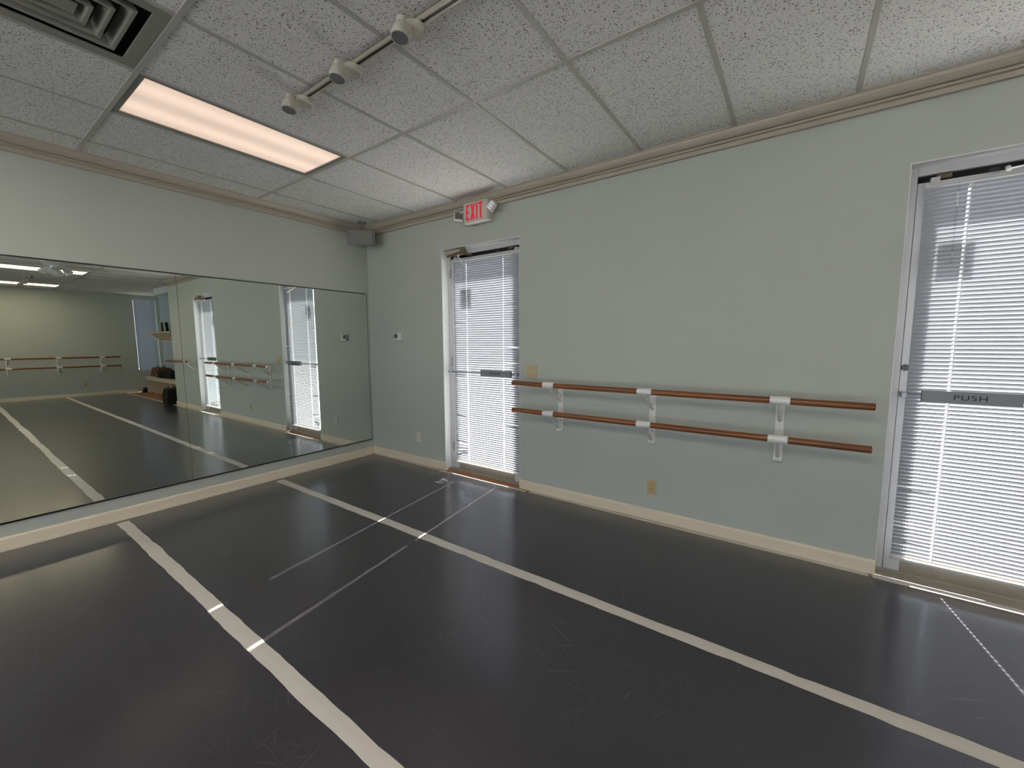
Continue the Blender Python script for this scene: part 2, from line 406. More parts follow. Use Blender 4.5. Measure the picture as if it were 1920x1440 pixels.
b = BM(); prism(b, base, (XW,WY0-.06,0), (XW,YB,0), (-1,0,0), (0,0,1)); struct('baseboard_right', b, M_trim, recenter=False, smooth=True)
b = BM(); prism(b, base, (0,YB,0), (XW,YB,0), (0,1,0), (0,0,1)); struct('baseboard_front', b, M_trim, recenter=False, smooth=True)

# ------------------------------------------------------------------ outside
b = BM(); box(b, -14, 30, WT, 30, -.30, -.12); struct('ground', b, M_conc, recenter=False)
b = BM(); box(b, -14, 30, -40, YB-WT, -.30, -.12); struct('ground_rear', b, M_conc, recenter=False)
b = BM(); box(b, -1, 9, WT+.001, .80, 2.62, 2.78); struct('exterior_canopy', b, M_white, recenter=False)

# ------------------------------------------------------------------ doors
def make_door(n, xl, xr, hinge_left):
    """storefront glass door in a white reveal: frame, leaf stiles and rails, pane, push bar, closer"""
    d = root('door_%d' % n, ((xl+xr)/2, .1, 0), kind='structure')
    fw = .045; y0, y1 = .085, .150
    b = BM()
    box(b, xl, xl+fw, y0, y1, 0, DT); box(b, xr-fw, xr, y0, y1, 0, DT); box(b, xl+fw, xr-fw, y0, y1, DT-.05, DT)
    box(b, xl+fw, xl+fw+.006, y0+.045, y1, 0, DT-.05); box(b, xr-fw-.006, xr-fw, y0+.045, y1, 0, DT-.05)
    obj('frame', b, M_alu, d, bevel=.002)
    b = BM(); box(b, xl+fw, xr-fw, .112, .145, DT-.100, DT-.049); obj('head_gap_shade', b, M_dark, d)  # dark strip standing in for the shade in the head gap
    li, ri = xl+fw+.004, xr-fw-.004; ly0, ly1 = .092, .128; st = .075; top = DT-.088; bot = .012
    b = BM()
    box(b, li, li+st, ly0, ly1, bot, top); box(b, ri-st, ri, ly0, ly1, bot, top)
    box(b, li+st, ri-st, ly0, ly1, top-.06, top)
    box(b, li+st, li+st+.008, ly0-.004, ly0, .13, top-.06)
    leaf = obj('leaf', b, M_alu, d, bevel=.0015)
    b = BM(); box(b, li+st, ri-st, ly0, ly1, bot, .115); box(b, li+st, ri-st, ly0-.006, ly0, .098, .108)
    obj('bottom_rail', b, M_rail, d, bevel=.0015)
    b = BM(); box(b, li+st-.004, ri-st+.004, .108, .114, .112, top-.055); obj('pane', b, M_glass, leaf)
    b = BM(); box(b, xl, xr, .045 if hinge_left else .002, .155, -.002, .011); box(b, xl, xr, .052, .148, .011, .015)
    obj('threshold', b, M_rail, d, bevel=.001)
    # push bar
    zc = 1.098; yb = .022
    b = BM(); tube(b, [(li+.012, yb+.004, zc), (ri-.012, yb+.004, zc)], .0065, 12)
    for x in (li+.014, ri-.014):
        box(b, x-.011, x+.011, yb-.004, ly0, zc-.014, zc+.014)
    bar = obj('push_bar', b, M_steel, d, smooth=False, bevel=.001)
    px0, px1 = (xl+.508, xl+.885) if hinge_left else (xl+.133, xl+.510)
    b = BM(); box(b, px0, px1, yb-.012, yb+.012, zc-.033, zc+.033); pad = obj('paddle', b, M_paddle, bar, bevel=.003)
    tx = text_obj('lettering', 'PUSH', .040, M_letter, pad, (0,0,0), (R(90), 0, 0), .0006, 1.25, 1.15)
    tot = Vector(d.location)
    tx.location = Vector(((px0+px1)/2, yb-.0125, zc)) - tot
    # lock cylinder and hinges
    lx = xr-fw-.03 if hinge_left else xl+fw+.022
    b = BM(); tube(b, [(lx, ly0, 1.253), (lx, ly0-.012, 1.253)], [.019, .017], 20); box(b, lx-.004, lx+.004, ly0-.022, ly0-.010, 1.240, 1.266)
    obj('lock_cylinder', b, M_darksteel, d)
    hx = li-.002 if hinge_left else ri+.002
    for z in (.26, 1.2, 2.14):
        b = BM(); tube(b, [(hx, ly0-.006, z-.05), (hx, ly0-.006, z+.05)], .008, 10); obj('hinge', b, M_steel, d)
    # overhead closer on the hinge side
    s = 1 if hinge_left else -1
    cx0 = xl+.055 if hinge_left else xr-.055
    c = bpy.data.objects.new('door_closer', None); COL.objects.link(c); c.parent = d; c.location = Vector((cx0, .05, DT-.05)) - Vector(d.location)
    def pc(nm, bb, mt, **k):
        o = obj(nm, bb, mt, None, recenter=False, **k); o.parent = c
        offs = Vector(c.location)+Vector(d.location)
        for v in o.data.vertices: v.co -= offs
        return o
    b = BM(); xa, xb = sorted((cx0, cx0+s*.215)); box(b, xa, xb, .006, .084, DT-.062, DT-.012)
    pc('closer_body', b, M_crown, bevel=.006)
    b = BM(); tube(b, [(cx0+s*.02, .010, DT-.072), (cx0+s*.24, .010, DT-.055)], [.012, .018], 12)
    tube(b, [(cx0+s*.225, .022, DT-.07), (cx0+s*.225, .022, DT-.008)], .024, 16)
    tube(b, [(cx0+s*.24, .03, DT-.06), (cx0+s*.33, .05, DT-.085)], [.02, .008], 10)
    pc('closer_spring', b, M_brass)
    b = BM()
    A, B = (Vector((1.50, -.004, DT-.082)), Vector((1.722, -.15, 2.138))) if hinge_left else (Vector((5.22, -.02, 2.262)), Vector((5.56, -.20, 2.238)))
    dd = (B-A).normalized(); sd_ = dd.cross(Vector((0,0,1))).normalized()*.009; uu = Vector((0,0,.002))
    vs = [b.verts.new(p) for p in (A-sd_-uu, A+sd_-uu, A+sd_+uu, A-sd_+uu, B-sd_-uu, B+sd_-uu, B+sd_+uu, B-sd_+uu)]
    for f in ((0,1,2,3),(7,6,5,4),(0,4,5,1),(1,5,6,2),(2,6,7,3),(3,7,4,0)): b.faces.new([vs[i] for i in f])
    tube(b, [A+Vector((0,.02,.012)), A-Vector((0,0,.006))], .010, 12)
    pc('closer_arm', b, M_white)
    # latch hardware in the head gap
    b = BM(); hx = xr-.16 if hinge_left else xl+.15
    box(b, hx-.03, hx+.03, .080, .092, DT-.080, DT-.058); obj('strike_plate', b, M_brass, d, bevel=.002)
    return d
door1 = make_door(1, D1L, D1R, True)
door2 = make_door(2, D2L, D2R, False)
# white painted reveals (drywall return) of both doorways
for n, (xl, xr) in enumerate(((D1L, D1R), (D2L, D2R))):
    b = BM(); box(b, xl-.0, xl+.004, .0, .085, 0, DT-.004); box(b, xr-.004, xr, 0, .085, 0, DT-.004); box(b, xl, xr, 0, .085, DT-.004, DT)
    prism(b, [(0,0),(.004,0),(.004,.004),(0,.004)], (xl-.004, -.003, DT-.002), (xr+.004, -.003, DT-.002), (0,1,0), (0,0,1))
    struct('trim_%d' % (n+3), b, M_white, recenter=False)
# notices stuck on the outside of each pane (their shadow shows on the slats)
for (xa, za), lab in ((((1.47, 1.80)), 'small square notice stuck on the glass of the far left door'), ((5.00, 1.78), 'small square notice stuck on the glass of the near right door')):
    b = BM(); box(b, xa, xa+.14, .1145, .1155, za+.0, za+.20)
    tag(obj('window_notice', b, M_white), lab, 'notice', 'notices on the door glass')

# ------------------------------------------------------------------ mini blinds
def make_blind(x0, x1, zt, zb, yc, cords, label, damage, wandx, width=.025, pitch=.0225, flip=1, holes=True):
    r = root('mini_blind', ((x0+x1)/2, yc, zb))
    b = BM(); box(b, x0-.004, x1+.004, yc-.014, yc+.014, zt, zt+.027); obj('headrail', b, M_alu, r, bevel=.002)
    # mounting clips
    for x in (x0+.035, x1-.035, x0+.25, x1-.25):
        b = BM(); box(b, x-.018, x+.018, yc-.018, yc+.012, zt+.02, zt+.052); obj('mounting_clip', b, M_clear if x in (x0+.25, x1-.25) else M_alu, r, bevel=.001)
    b = BM(); tilt = R(66); n = int((zt-.008-zb)/pitch); hw = .0048
    for i in range(n):
        z = zt - .012 - pitch*i
        if z < zb+.012: break
        tl = tilt + random.uniform(-.012, .012)
        yy = yc + random.uniform(-.0002, .0002)
        dz0, dz1, tw0, tw1 = 0, 0, 0, 0
        for (zz, side, amt, tw) in damage:
            if abs(z-zz) < .013:
                if side < 0: dz0, tw0 = amt, tw
                else: dz1, tw1 = amt, tw
        # profile points across the slat
        prof = []
        for q in (-1, -.5, -.12, .12, .5, 1):
            prof.append((q*width/2, .0022*(1-q*q)))
        stations = [x0, (x0+cords[0])/2, cords[0]-hw, cords[0]+hw, (cords[0]+cords[1])/2, cords[1]-hw, cords[1]+hw, (x1+cords[1])/2, x1]
        holecol = (2, 5)
        rows = []
        for si, x in enumerate(stations):
            f0 = max(0, (cords[0]-x)/(cords[0]-x0)); f1 = max(0, (x-cords[1])/(x1-cords[1]))
            t2 = tl + tw0*f0 + tw1*f1; zo = z + dz0*f0 + dz1*f1
            row = []
            for (s_, c_) in prof:
                # inner edge (towards the room, -y) is the high one
                y = -s_*math.cos(t2) - c_*math.sin(t2); zz = s_*math.sin(t2) - c_*math.cos(t2)
                row.append(b.verts.new((x, yy + y, zo + zz)))
            rows.append(row)
        for si in range(len(stations)-1):
            for k in range(5):
                if holes and si in holecol and k in (1, 2, 3): continue
                b.faces.new((rows[si][k], rows[si+1][k], rows[si+1][k+1], rows[si][k+1]))
    me = obj('slats', b, M_slat, r, smooth=True)
    b = BM(); box(b, x0, x1, yc-.012, yc+.012, zb-.008, zb+.006); obj('bottom_rail', b, M_alu, r, bevel=.002)
    for c in cords:
        b = BM()
        for dy in (-.0128, .0128):
            tube(b, [(c+.0055, yc+dy, zt), (c+.0055, yc+dy, zb)], .0009, 6)
        # rungs
        for i in range(n):
            z = zt-.014-pitch*i
            if z > zb: tube(b, [(c+.0055, yc-.0132, z+.005), (c+.0055, yc-.0145, z-.004)], .0018, 5)
        obj('ladder_cord', b, M_white, r)
    if wandx:
        b = BM(); tube(b, [(wandx, yc-.024, zt+.006), (wandx, yc-.026, zt-.42)], .0035, 8); obj('tilt_wand', b, M_clear, r, smooth=True)
    tag(r, label, 'blind')
    return r
YBL = .055
dam1 = [(1.36, 1, -.012, -.5), (1.20, 1, .010, .6), (1.19, 1, -.004, -.3), (1.60, -1, .004, .35), (.62, -1, .006, .4), (.58, 1, -.010, .5), (.32, -1, .03, -.7), (.28, -1, -.015, .9), (.24, -1, -.035, 1.1), (.20, -1, -.01, -.9), (1.05, -1, .003, .3), (1.75, 1, .004, .3)]
make_blind(1.388, 2.232, 2.243, .105, YBL, (1.565, 2.035), 'white mini blind with bent slats on the far door beside the corner', dam1, 1.545)
dam2 = [(.55, -1, -.008, .4), (.20, -1, .004, .2), (.33, -1, .003, -.3)]
make_blind(4.935, 5.752, 2.243, .108, YBL, (5.105, 5.575), 'white mini blind on the near door at the right edge', dam2, 5.06)

# ------------------------------------------------------------------ window in the alcove end wall (seen in the mirror)
wn = root('window_1', (XW+.08, (WY0+WY1)/2, WZ0), kind='structure')
b = BM()
for y0, y1, z0, z1 in ((WY0, WY0+.03, WZ0, WZ1), (WY1-.03, WY1, WZ0, WZ1), (WY0+.03, WY1-.03, WZ0, WZ0+.03), (WY0+.03, WY1-.03, WZ1-.03, WZ1)):
    box(b, XW+.07, XW+.11, y0, y1, z0, z1)
obj('window_frame', b, M_alu, wn)
b = BM(); box(b, XW+.088, XW+.093, WY0+.03, WY1-.03, WZ0+.03, WZ1-.03); obj('window_pane', b, M_glass, wn)
bl = make_blind(0, .46, 2.05, .02, 0, (.1, .36), 'narrow white mini blind on the tall window beside the coat shelf', [(1.5, -1, .004, .5), (.8, 1, -.005, .4)], None, holes=False)
bl.location = (XW+.045, (WY0+WY1)/2, WZ0+.005); bl.rotation_euler = (0, 0, R(-90))
for ch in bl.children:
    for v in ch.data.vertices: pass

# ------------------------------------------------------------------ wall mirrors
MY = [-.0411, -1.9265, -3.812, -5.70]; MZ0, MZ1 = .188, 2.003
labs = ['wall mirror panel nearest the room corner, reflecting both glass doors', 'wall mirror panel at the left edge, reflecting barres and ceiling lights', 'wall mirror panel beyond the left edge of the photo']
for i in range(3):
    ya, yb = MY[i+1]+.0012, MY[i]-.0012
    r = root('wall_mirror', (0, (ya+yb)/2, MZ0))
    b = BM(); box(b, .0015, .0075, ya, yb, MZ0, MZ1); g = obj('mirror_glass', b, M_mirror, r)
    b = BM(); box(b, .0003, .0105, ya, yb, MZ0-.009, MZ0-.0005); box(b, .0080, .0105, ya, yb, MZ0-.009, MZ0+.004); obj('bottom_channel', b, M_steel, r)
    b = BM(); box(b, .0003, .0100, ya, yb, MZ1+.0005, MZ1+.007); box(b, .0080, .0100, ya, yb, MZ1-.003, MZ1+.007); obj('top_channel', b, M_steel, r)
    if i == 0:
        b = BM(); box(b, .0003, .0085, yb+.0002, yb+.0035, MZ0-.002, MZ1+.003); obj('edge_strip', b, M_blackp, r)
    else:
        b = BM(); box(b, .0003, .0082, yb-.0002, yb+.0022, MZ0, MZ1); obj('edge_strip', b, M_darksteel, r)
    tag(r, labs[i], 'mirror', 'wall mirror panels')

# ------------------------------------------------------------------ ballet barres
def make_barre(label, group):
    """origin on the wall at floor level, wall plane y=0, room side -y"""
    r = root('ballet_barre')
    bx = (-.850, -.046, .780)
    for z in (1.047, .806):
        b = BM(); tube(b, [(-1.222, -.22, z), (-1.2215, -.22, z), (-1.219, -.22, z), (1.219, -.22, z), (1.2215, -.22, z), (1.222, -.22, z)], [.012, .018, .0208, .0208, .018, .012], 24)
        obj('barre_rail', b, M_barre, r, local=True, smooth=True)
        for s in (-1, 1):
            b = BM(); tube(b, [(s*1.2222, -.22, z), (s*1.2245, -.22, z)], [.0185, .0165], 20); obj('end_cap', b, M_bracket, r, local=True)
    for x in bx:
        b = BM()
        box(b, x-.025, x+.025, -.009, 0, .630, 1.028)
        box(b, x-.027, x+.027, -.030, 0, .622, .634)
        k = obj('bracket_plate', b, M_bracket, r, local=True, bevel=.002)
        for z in (1.047, .806):
            b = BM(); tube(b, [(x-.052, -.22, z), (x+.052, -.22, z)], .0262, 24); obj('bracket_sleeve', b, M_bracket, k, local=True, smooth=True, bevel=.0015)
            b = BM(); tube(b, [(x, -.208, z-.022), (x, -.18, z-.045), (x, -.03, z-.148), (x, -.004, z-.155)], [.012, .012, .012, .013], 14)
            obj('bracket_brace', b, M_bracket, k, local=True, smooth=True)
        for z in (.72, .655, .93):
            b = BM(); tube(b, [(x, -.009, z), (x, -.013, z)], [.007, .005], 12); obj('screw', b, M_steel, k, local=True)
    tag(r, label, 'ballet barre', group)
    return r
barre = make_barre('double wooden barre on white brackets between the two glass doors', 'double wooden barres')
barre.location = (3.555, 0, 0)
b2 = copy_tree(barre, None, (XW, -1.37, 0), R(-90))
b2['label'] = 'double wooden barre on the opposite wall, seen in the mirror'
# single barre past the near door
r = root('single_barre', (6.65, 0, 0))
b = BM(); tube(b, [(5.94, -.17, 1.03), (7.20, -.17, 1.03)], .021, 20); obj('barre_rail', b, M_barre, r, smooth=True)
for x in (6.03,):
    b = BM(); box(b, x-.02, x+.02, -.008, 0, .80, 1.05); k = obj('bracket_plate', b, M_bracket, r, bevel=.001)
    b = BM(); tube(b, [(x-.04, -.17, 1.03), (x+.04, -.17, 1.03)], .026, 20); obj('bracket_sleeve', b, M_bracket, k, smooth=True)
    b = BM(); tube(b, [(x, -.16, 1.015), (x, -.004, .83)], .010, 12); obj('bracket_brace', b, M_bracket, k)
    b = BM(); tube(b, [(x, -.15, 1.03), (x, -.004, 1.03)], .006, 10); obj('bracket_arm', b, M_bracket, k)
tag(r, 'single wooden barre right of the near door, seen end-on in the mirror', 'ballet barre')

# ------------------------------------------------------------------ floor tape
def tape(name, x0, x1, y0, y1, z, label, along='x', wob=.004, seed=1, mt=None, group=None, seam=True):
    rnd = random.Random(seed); b = BM()
    n = int(((x1-x0) if along == 'x' else (y1-y0))/.06)
    e0 = e1 = 0; prev = None
    for i in range(n+1):
        f = i/n
        e0 = e0*.86 + rnd.uniform(-wob, wob)*.5; e1 = e1*.86 + rnd.uniform(-wob, wob)*.5
        j0 = rnd.choice((0,0,0,0,0,0,0,rnd.uniform(-.006,.006))); j1 = rnd.choice((0,0,0,0,0,0,0,rnd.uniform(-.006,.006)))
        c = math.sin(f*7+seed)*.003
        if along == 'x':
            a = (x0+(x1-x0)*f, y0+e0+c+j0, z); d = (x0+(x1-x0)*f, y1+e1+c+j1, z); mid = (x0+(x1-x0)*f, (y0+y1)/2+c, z+.0012)
        else:
            a = (x0+e0+j0, y0+(y1-y0)*f, z); d = (x1+e1+j1, y0+(y1-y0)*f, z); mid = ((x0+x1)/2, y0+(y1-y0)*f, z+.0004)
        cur = [b.verts.new(p) for p in (a, mid, d)]
        if prev:
            b.faces.new((prev[0], cur[0], cur[1], prev[1])); b.faces.new((prev[1], cur[1], cur[2], prev[2]))
        prev = cur
    o = obj(name, b, mt or M_tape)
    so_ = o.modifiers.new('thick', 'SOLIDIFY'); so_.thickness = .0006; so_.offset = 1
    tag(o, label, 'tape', group); return o
tape('floor_tape', .10, XW-.02, -2.464, -2.391, .0006, 'wide grey tape strip on the dark floor, nearer the camera', seed=3, wob=.006, group='tape strips over the floor seams')
tape('floor_tape', .10, XW-.02, -1.266, -1.190, .0006, 'wide grey tape strip on the dark floor, nearer the glass doors', seed=5, wob=.005, group='tape strips over the floor seams')
tape('floor_tape', .10, XW-.02, -3.66, -3.585, .0006, 'grey tape strip on the dark floor under the camera', seed=8, wob=.004, group='tape strips over the floor seams')
b = None
tape('edge_tape', .016, .050, YB+.1, -.05, .0006, 'narrow grey tape along the baseboard under the mirrors', along='y', seed=11, wob=.002)
tape('edge_tape', .05, 1.20, -.056, -.018, .0006, 'narrow grey tape along the baseboard left of the far door', seed=12, wob=.002)
tape('edge_tape', 1.22, 2.36, -.075, -.040, .0006, 'torn grey tape in front of the far door threshold', seed=13, wob=.006)
tape('edge_tape', 2.40, 4.83, -.060, -.020, .0006, 'narrow grey tape along the baseboard under the wall barre', seed=14, wob=.002)
tape('edge_tape', 4.85, 5.95, -.062, -.004, .0006, 'torn grey tape in front of the near door threshold', seed=15, wob=.006)
tape('edge_tape', 6.0, XW-.05, -.075, -.035, .0006, 'pale tape along the edge of the vinyl by the alcove', seed=16, wob=.002, mt=M_ivory)

# ------------------------------------------------------------------ wall plates, thermostat
def outlet(x, z, mt, label, wall='back', group=None, w=.072, h=.116):
    r = root('wall_outlet', (0, 0, 0))
    b = BM(); box(b, -w/2, w/2, -.006, 0, -h/2, h/2); obj('cover_plate', b, mt, r, local=True, bevel=.002)
    for s in (-1, 1):
        b = BM(); box(b, -.0165, .0165, -.0085, -.006, s*.0195-.0145, s*.0195+.0145); f = obj('receptacle', b, mt, r, local=True, bevel=.003)
        b = BM()
        box(b, -.0085, -.006, -.0090, -.0084, s*.0195-.001, s*.0195+.009); box(b, .0055, .0080, -.0090, -.0084, s*.0195-.001, s*.0195+.008)
        tube(b, [(0, -.0084, s*.0195-.008), (0, -.0090, s*.0195-.008)], .0028, 10)
        obj('slot', b, M_slot, f, local=True)
    b = BM(); tube(b, [(0, -.006, 0), (0, -.0075, 0)], .003, 10); obj('screw', b, M_steel, r, local=True)
    if wall == 'back': r.location = (x, 0, z)
    else: r.location = (XW, x, z); r.rotation_euler = (0, 0, R(-90))
    tag(r, label, 'outlet', group); return r
outlet(.842, .318, M_ivory, 'off-white wall outlet left of the far door')
outlet(3.520, .268, M_beige, 'beige wall outlet below the middle barre bracket')
outlet(6.30, .30, M_ivory, 'small outlet right of the near door, seen in the mirror')
outlet(-.86, .30, M_beige, 'beige outlet below the barre on the opposite wall', 'right')
r = root('light_switch', (2.399, 0, 1.138))
b = BM(); box(b, 2.399-.058, 2.399+.058, -.006, 0, 1.138-.058, 1.138+.058); obj('cover_plate', b, M_beige, r, bevel=.002)
for s in (-1, 1):
    b = BM(); box(b, 2.399+s*.023-.005, 2.399+s*.023+.005, -.014, -.006, 1.135, 1.150); obj('toggle', b, M_ivory, r, bevel=.001)
    for z in (1.138-.03, 1.138+.03):
        b = BM(); tube(b, [(2.399+s*.023, -.006, z), (2.399+s*.023, -.0075, z)], .003, 8); obj('screw', b, M_slot, r)
tag(r, 'beige double toggle light switch just right of the far door', 'light switch')
r = root('thermostat', (.548, 0, 1.44))
b = BM(); box(b, .487, .607, -.030, 0, 1.436, 1.522); obj('body', b, M_white, r, bevel=.006)
b = BM(); box(b, .497, .553, -.0315, -.029, 1.462, 1.513); obj('display', b, mat('lcd_dark', (36, 44, 36), .3), r, bevel=.001)
for z in (1.478, 1.498):
    b = BM(); box(b, .565, .577, -.033, -.029, z-.004, z+.004); obj('button', b, M_paddle, r, bevel=.001)
b = BM(); box(b, .505, .512, -.032, -.029, 1.445, 1.450); box(b, .525, .532, -.032, -.029, 1.445, 1.450); obj('small_button', b, M_paddle, r)
tag(r, 'white digital thermostat on the wall between mirror and far door', 'thermostat')

# ------------------------------------------------------------------ exit sign
r = root('exit_sign', (1.82, 0, 2.55))
sx0, sx1, sz0, sz1, sy = 1.690, 1.985, 2.545, 2.735, -.120
b = BM(); box(b, sx0+.012, sx1-.012, sy+.050, 0, sz0+.012, sz1-.012); obj('mounting_box', b, M_plastic, r)
b = BM(); box(b, sx0, sx1, sy+.006, sy+.052, sz0, sz1); obj('housing', b, M_plastic, r, bevel=.008)
b = BM(); box(b, sx0+.006, sx1-.006, sy, sy+.007, sz0+.006, sz1-.004); fp = obj('face_plate', b, mat('sign_face', (206, 200, 186), .45), r, bevel=.002)
b = BM()
def bar(xa, xb, za, zb): box(b, xa, xb, sy-.0015, sy+.001, za, zb)
lz0, lz1 = sz0+.026, sz1-.020; lh = lz1-lz0; st = .0185
# E
x = sx0+.035; lw = .044
bar(x, x+st, lz0, lz1)
for zz in (lz0, (lz0+lz1)/2-st*.45, lz1-st): bar(x+st, x+lw - (.006 if lz0 < zz < lz1-st else 0), zz, zz+st*.95)
# X
x += lw+.012; lw = .056
for s in (0, 1):
    pts = [(x+(lw-st*1.1 if s else 0), lz1), (x+(lw if s else st*1.1), lz1), (x+(st*1.1 if s else lw), lz0), (x+(0 if s else lw-st*1.1), lz0)]
    prism(b, pts, (0, sy-.0015-.0001*s, 0), (0, sy+.001, 0), (1,0,0), (0,0,1))
# I
x += lw+.014; bar(x, x+st, lz0, lz1)
# T
x += st+.010; lw = .052
bar(x, x+lw, lz1-st*.95, lz1); bar(x+lw/2-st/2, x+lw/2+st/2, lz0, lz1-st*.95)
obj('lettering', b, M_red, fp)
M_refl = mat('faceted_reflector', (138, 140, 144), .28, metal=.85, var=.5, vscale=160)
def lamp_head(c, yawd, rolld, size):
    M = Matrix.Translation(c) @ Matrix.Rotation(R(yawd), 4, 'Z') @ Matrix.Rotation(R(-14), 4, 'X') @ Matrix.Rotation(R(rolld), 4, 'Y')
    b = BM(); s = size/2
    box(b, -s, s, -.012, .024, -s, s, M); hd = obj('emergency_lamp_head', b, M_plastic, r, bevel=.009, seg=3)
    b = BM(); s2 = s-.008
    for i in range(5):
        for j in range(3):
            xa = -s2+2*s2*i/5; xb = -s2+2*s2*(i+1)/5-.002; za = -s2+2*s2*j/3; zb = za+2*s2/3-.003
            vs = [b.verts.new(M @ Vector(p)) for p in ((xa,-.0125,za),(xb,-.0125,za),(xb,-.0125,zb),(xa,-.0125,zb),((xa+xb)/2,-.0185,za+.002),((xa+xb)/2,-.0185,zb-.002))]
            b.faces.new((vs[0],vs[4],vs[5],vs[3])); b.faces.new((vs[4],vs[1],vs[2],vs[5])); b.faces.new((vs[0],vs[1],vs[4])); b.faces.new((vs[3],vs[5],vs[2]))
    obj('reflector', b, M_refl, hd)
    return hd
lamp_head(Vector((1.615, -.105, 2.635)), 48, 6, .088)
lamp_head(Vector((2.040, -.125, 2.652)), -8, 38, .088)
for p0_, p1_ in (((1.62, -.09, 2.665), (1.70, -.09, 2.672)), ((1.98, -.09, 2.665), (2.035, -.10, 2.66))):
    b = BM(); tube(b, [p0_, p1_], .010, 10); obj('lamp_pivot', b, M_plastic, r)
b = BM(); tube(b, [(sx1+.0, sy+.03, 2.60), (sx1+.002, sy+.03, 2.60)], .004, 8); obj('test_button', b, M_white, r)
tag(r, 'emergency exit sign with red letters and two lamp heads above the far door', 'exit sign')

# ------------------------------------------------------------------ corner speaker
r = root('wall_speaker', (.2, -.2, 2.62))
Ms = Matrix.Translation((.235, -.235, 2.615)) @ Matrix.Rotation(R(52), 4, 'Z') @ Matrix.Rotation(R(16), 4, 'X')
b = BM()
prof = [(-.150, .0), (.150, .0), (.105, .17), (-.105, .17)]       # seen from above: wide front, narrow back
A = [b.verts.new(Ms @ Vector((x, y-.09, -.082))) for x, y in prof]; B = [b.verts.new(Ms @ Vector((x*1.02, y-.09, .082))) for x, y in prof]
for i in range(4): b.faces.new((A[i], A[(i+1)%4], B[(i+1)%4], B[i]))
b.faces.new(A); b.faces.new(B)
obj('cabinet', b, M_speaker, r, bevel=.012, seg=3)
b = BM(); box(b, -.128, .128, -.104, -.089, -.068, .068, Ms); obj('grille', b, mat('grille_grey', (128, 128, 122), .7, bump=.6, bscale=500), r, bevel=.006)
b = BM(); tube(b, [(.205, -.205, 2.69), (.175, -.175, 2.80)], .012, 10); tube(b, [(.175, -.175, 2.790), (.175, -.175, 2.802)], .045, 16); obj('ceiling_bracket', b, M_speaker, r)
tag(r, 'grey loudspeaker hung in the ceiling corner above the mirror', 'speaker')

# ------------------------------------------------------------------ troffers
def troffer(kx, ky, kind, label):
    xa, xb, ya, yb = cell(kx, ky); xa += .013; xb -= .013; ya += .013; yb -= .013
    r = root('ceiling_light', ((xa+xb)/2, (ya+yb)/2, H))
    b = BM(); t = .028
    for q in ((xa, xa+t, ya, yb), (xb-t, xb, ya, yb), (xa+t, xb-t, ya, ya+t), (xa+t, xb-t, yb-t, yb)):
        box(b, q[0], q[1], q[2], q[3], H-.002, H+.045)
    box(b, xa, xb, ya, yb, H+.045, H+.10)
    obj('frame', b, mat('troffer_frame', (140, 138, 132), .4), r, bevel=.001)
    b = BM(); box(b, xa+t, xb-t, ya+t, yb-t, H+.006, H+.010)
    obj('diffuser', b, {'near': M_lens_near, 'far': M_lens_far, 'back': M_lens_fill}[kind], r)
    tag(r, label, 'ceiling light', 'recessed fluorescent ceiling lights')
labT = ['long recessed ceiling light glowing dim pink-white near the mirror wall', 'bright ceiling light in mid room beyond the fan, end near the doors', 'bright ceiling light nearest the opposite wall, end near the doors',
        'bright ceiling light in mid room, second from the doors', 'bright ceiling light by the opposite wall, second from the doors', 'unseen fill light added in the ceiling behind the camera, over the middle of the room', 'unseen fill light added in the ceiling behind the camera towards the mirrors', 'rearmost unseen fill light added in the ceiling, over the back of the room']
for (k, j, kd), lb in zip(troffers, labT): troffer(k, j, kd, lb)

# ------------------------------------------------------------------ air diffuser
xa, xb = X0+T*2+.013, X0+T*3-.013; yb = mains[1]-.013; ya = yb-T+.026
r = root('air_vent', ((xa+xb)/2, (ya+yb)/2, H))
cx, cy = (xa+xb)/2, (ya+yb)/2
M_vent = mat('vent_enamel', (150, 148, 138), .45, var=.12, vscale=5)
b = BM(); s = (xb-xa)/2; t = .055
for q in ((-s, -s+t, -s, s), (s-t, s, -s, s), (-s+t, s-t, -s, -s+t), (-s+t, s-t, s-t, s)):
    box(b, cx+q[0], cx+q[1], cy+q[2], cy+q[3], H-.003, H+.004)
fr = obj('flange', b, M_vent, r, bevel=.001)
for i, (si, zo) in enumerate(((.200, -.004), (.142, -.006), (.086, -.008))):
    b = BM()
    # sloped square cone ring: lower outer edge flares out, upper inner edge recedes
    w0, w1 = si, si-.020; z0, z1 = H+zo, H+.040; th = .015
    def ring(w, z): return [b.verts.new((cx+sx_*w, cy+sy_*w, z)) for sx_, sy_ in ((-1,-1),(1,-1),(1,1),(-1,1))]
    ra, rb, rc, rd = ring(w0, z0), ring(w0-th, z0), ring(w1-th, z1), ring(w1, z1)
    for p, q in ((ra, rb), (rb, rc), (rc, rd), (rd, ra)):
        for k in range(4): b.faces.new((p[k], p[(k+1)%4], q[(k+1)%4], q[k]))
    obj('louvre', b, M_vent, r, bevel=.002)
b = BM(); box(b, cx-.045, cx+.045, cy-.045, cy+.045, H-.004, H+.004); obj('centre_plate', b, M_vent, r, bevel=.003)
b = BM(); box(b, xa, xb, ya, yb, H+.055, H+.08)
for q in ((xa, xa+.01, ya, yb), (xb-.01, xb, ya, yb), (xa, xb, ya, ya+.01), (xa, xb, yb-.01, yb)): box(b, q[0], q[1], q[2], q[3], H+.004, H+.06)
obj('duct_box', b, M_dark, r)
tag(r, 'square metal air vent with nested louvres in the ceiling at upper left', 'air vent')

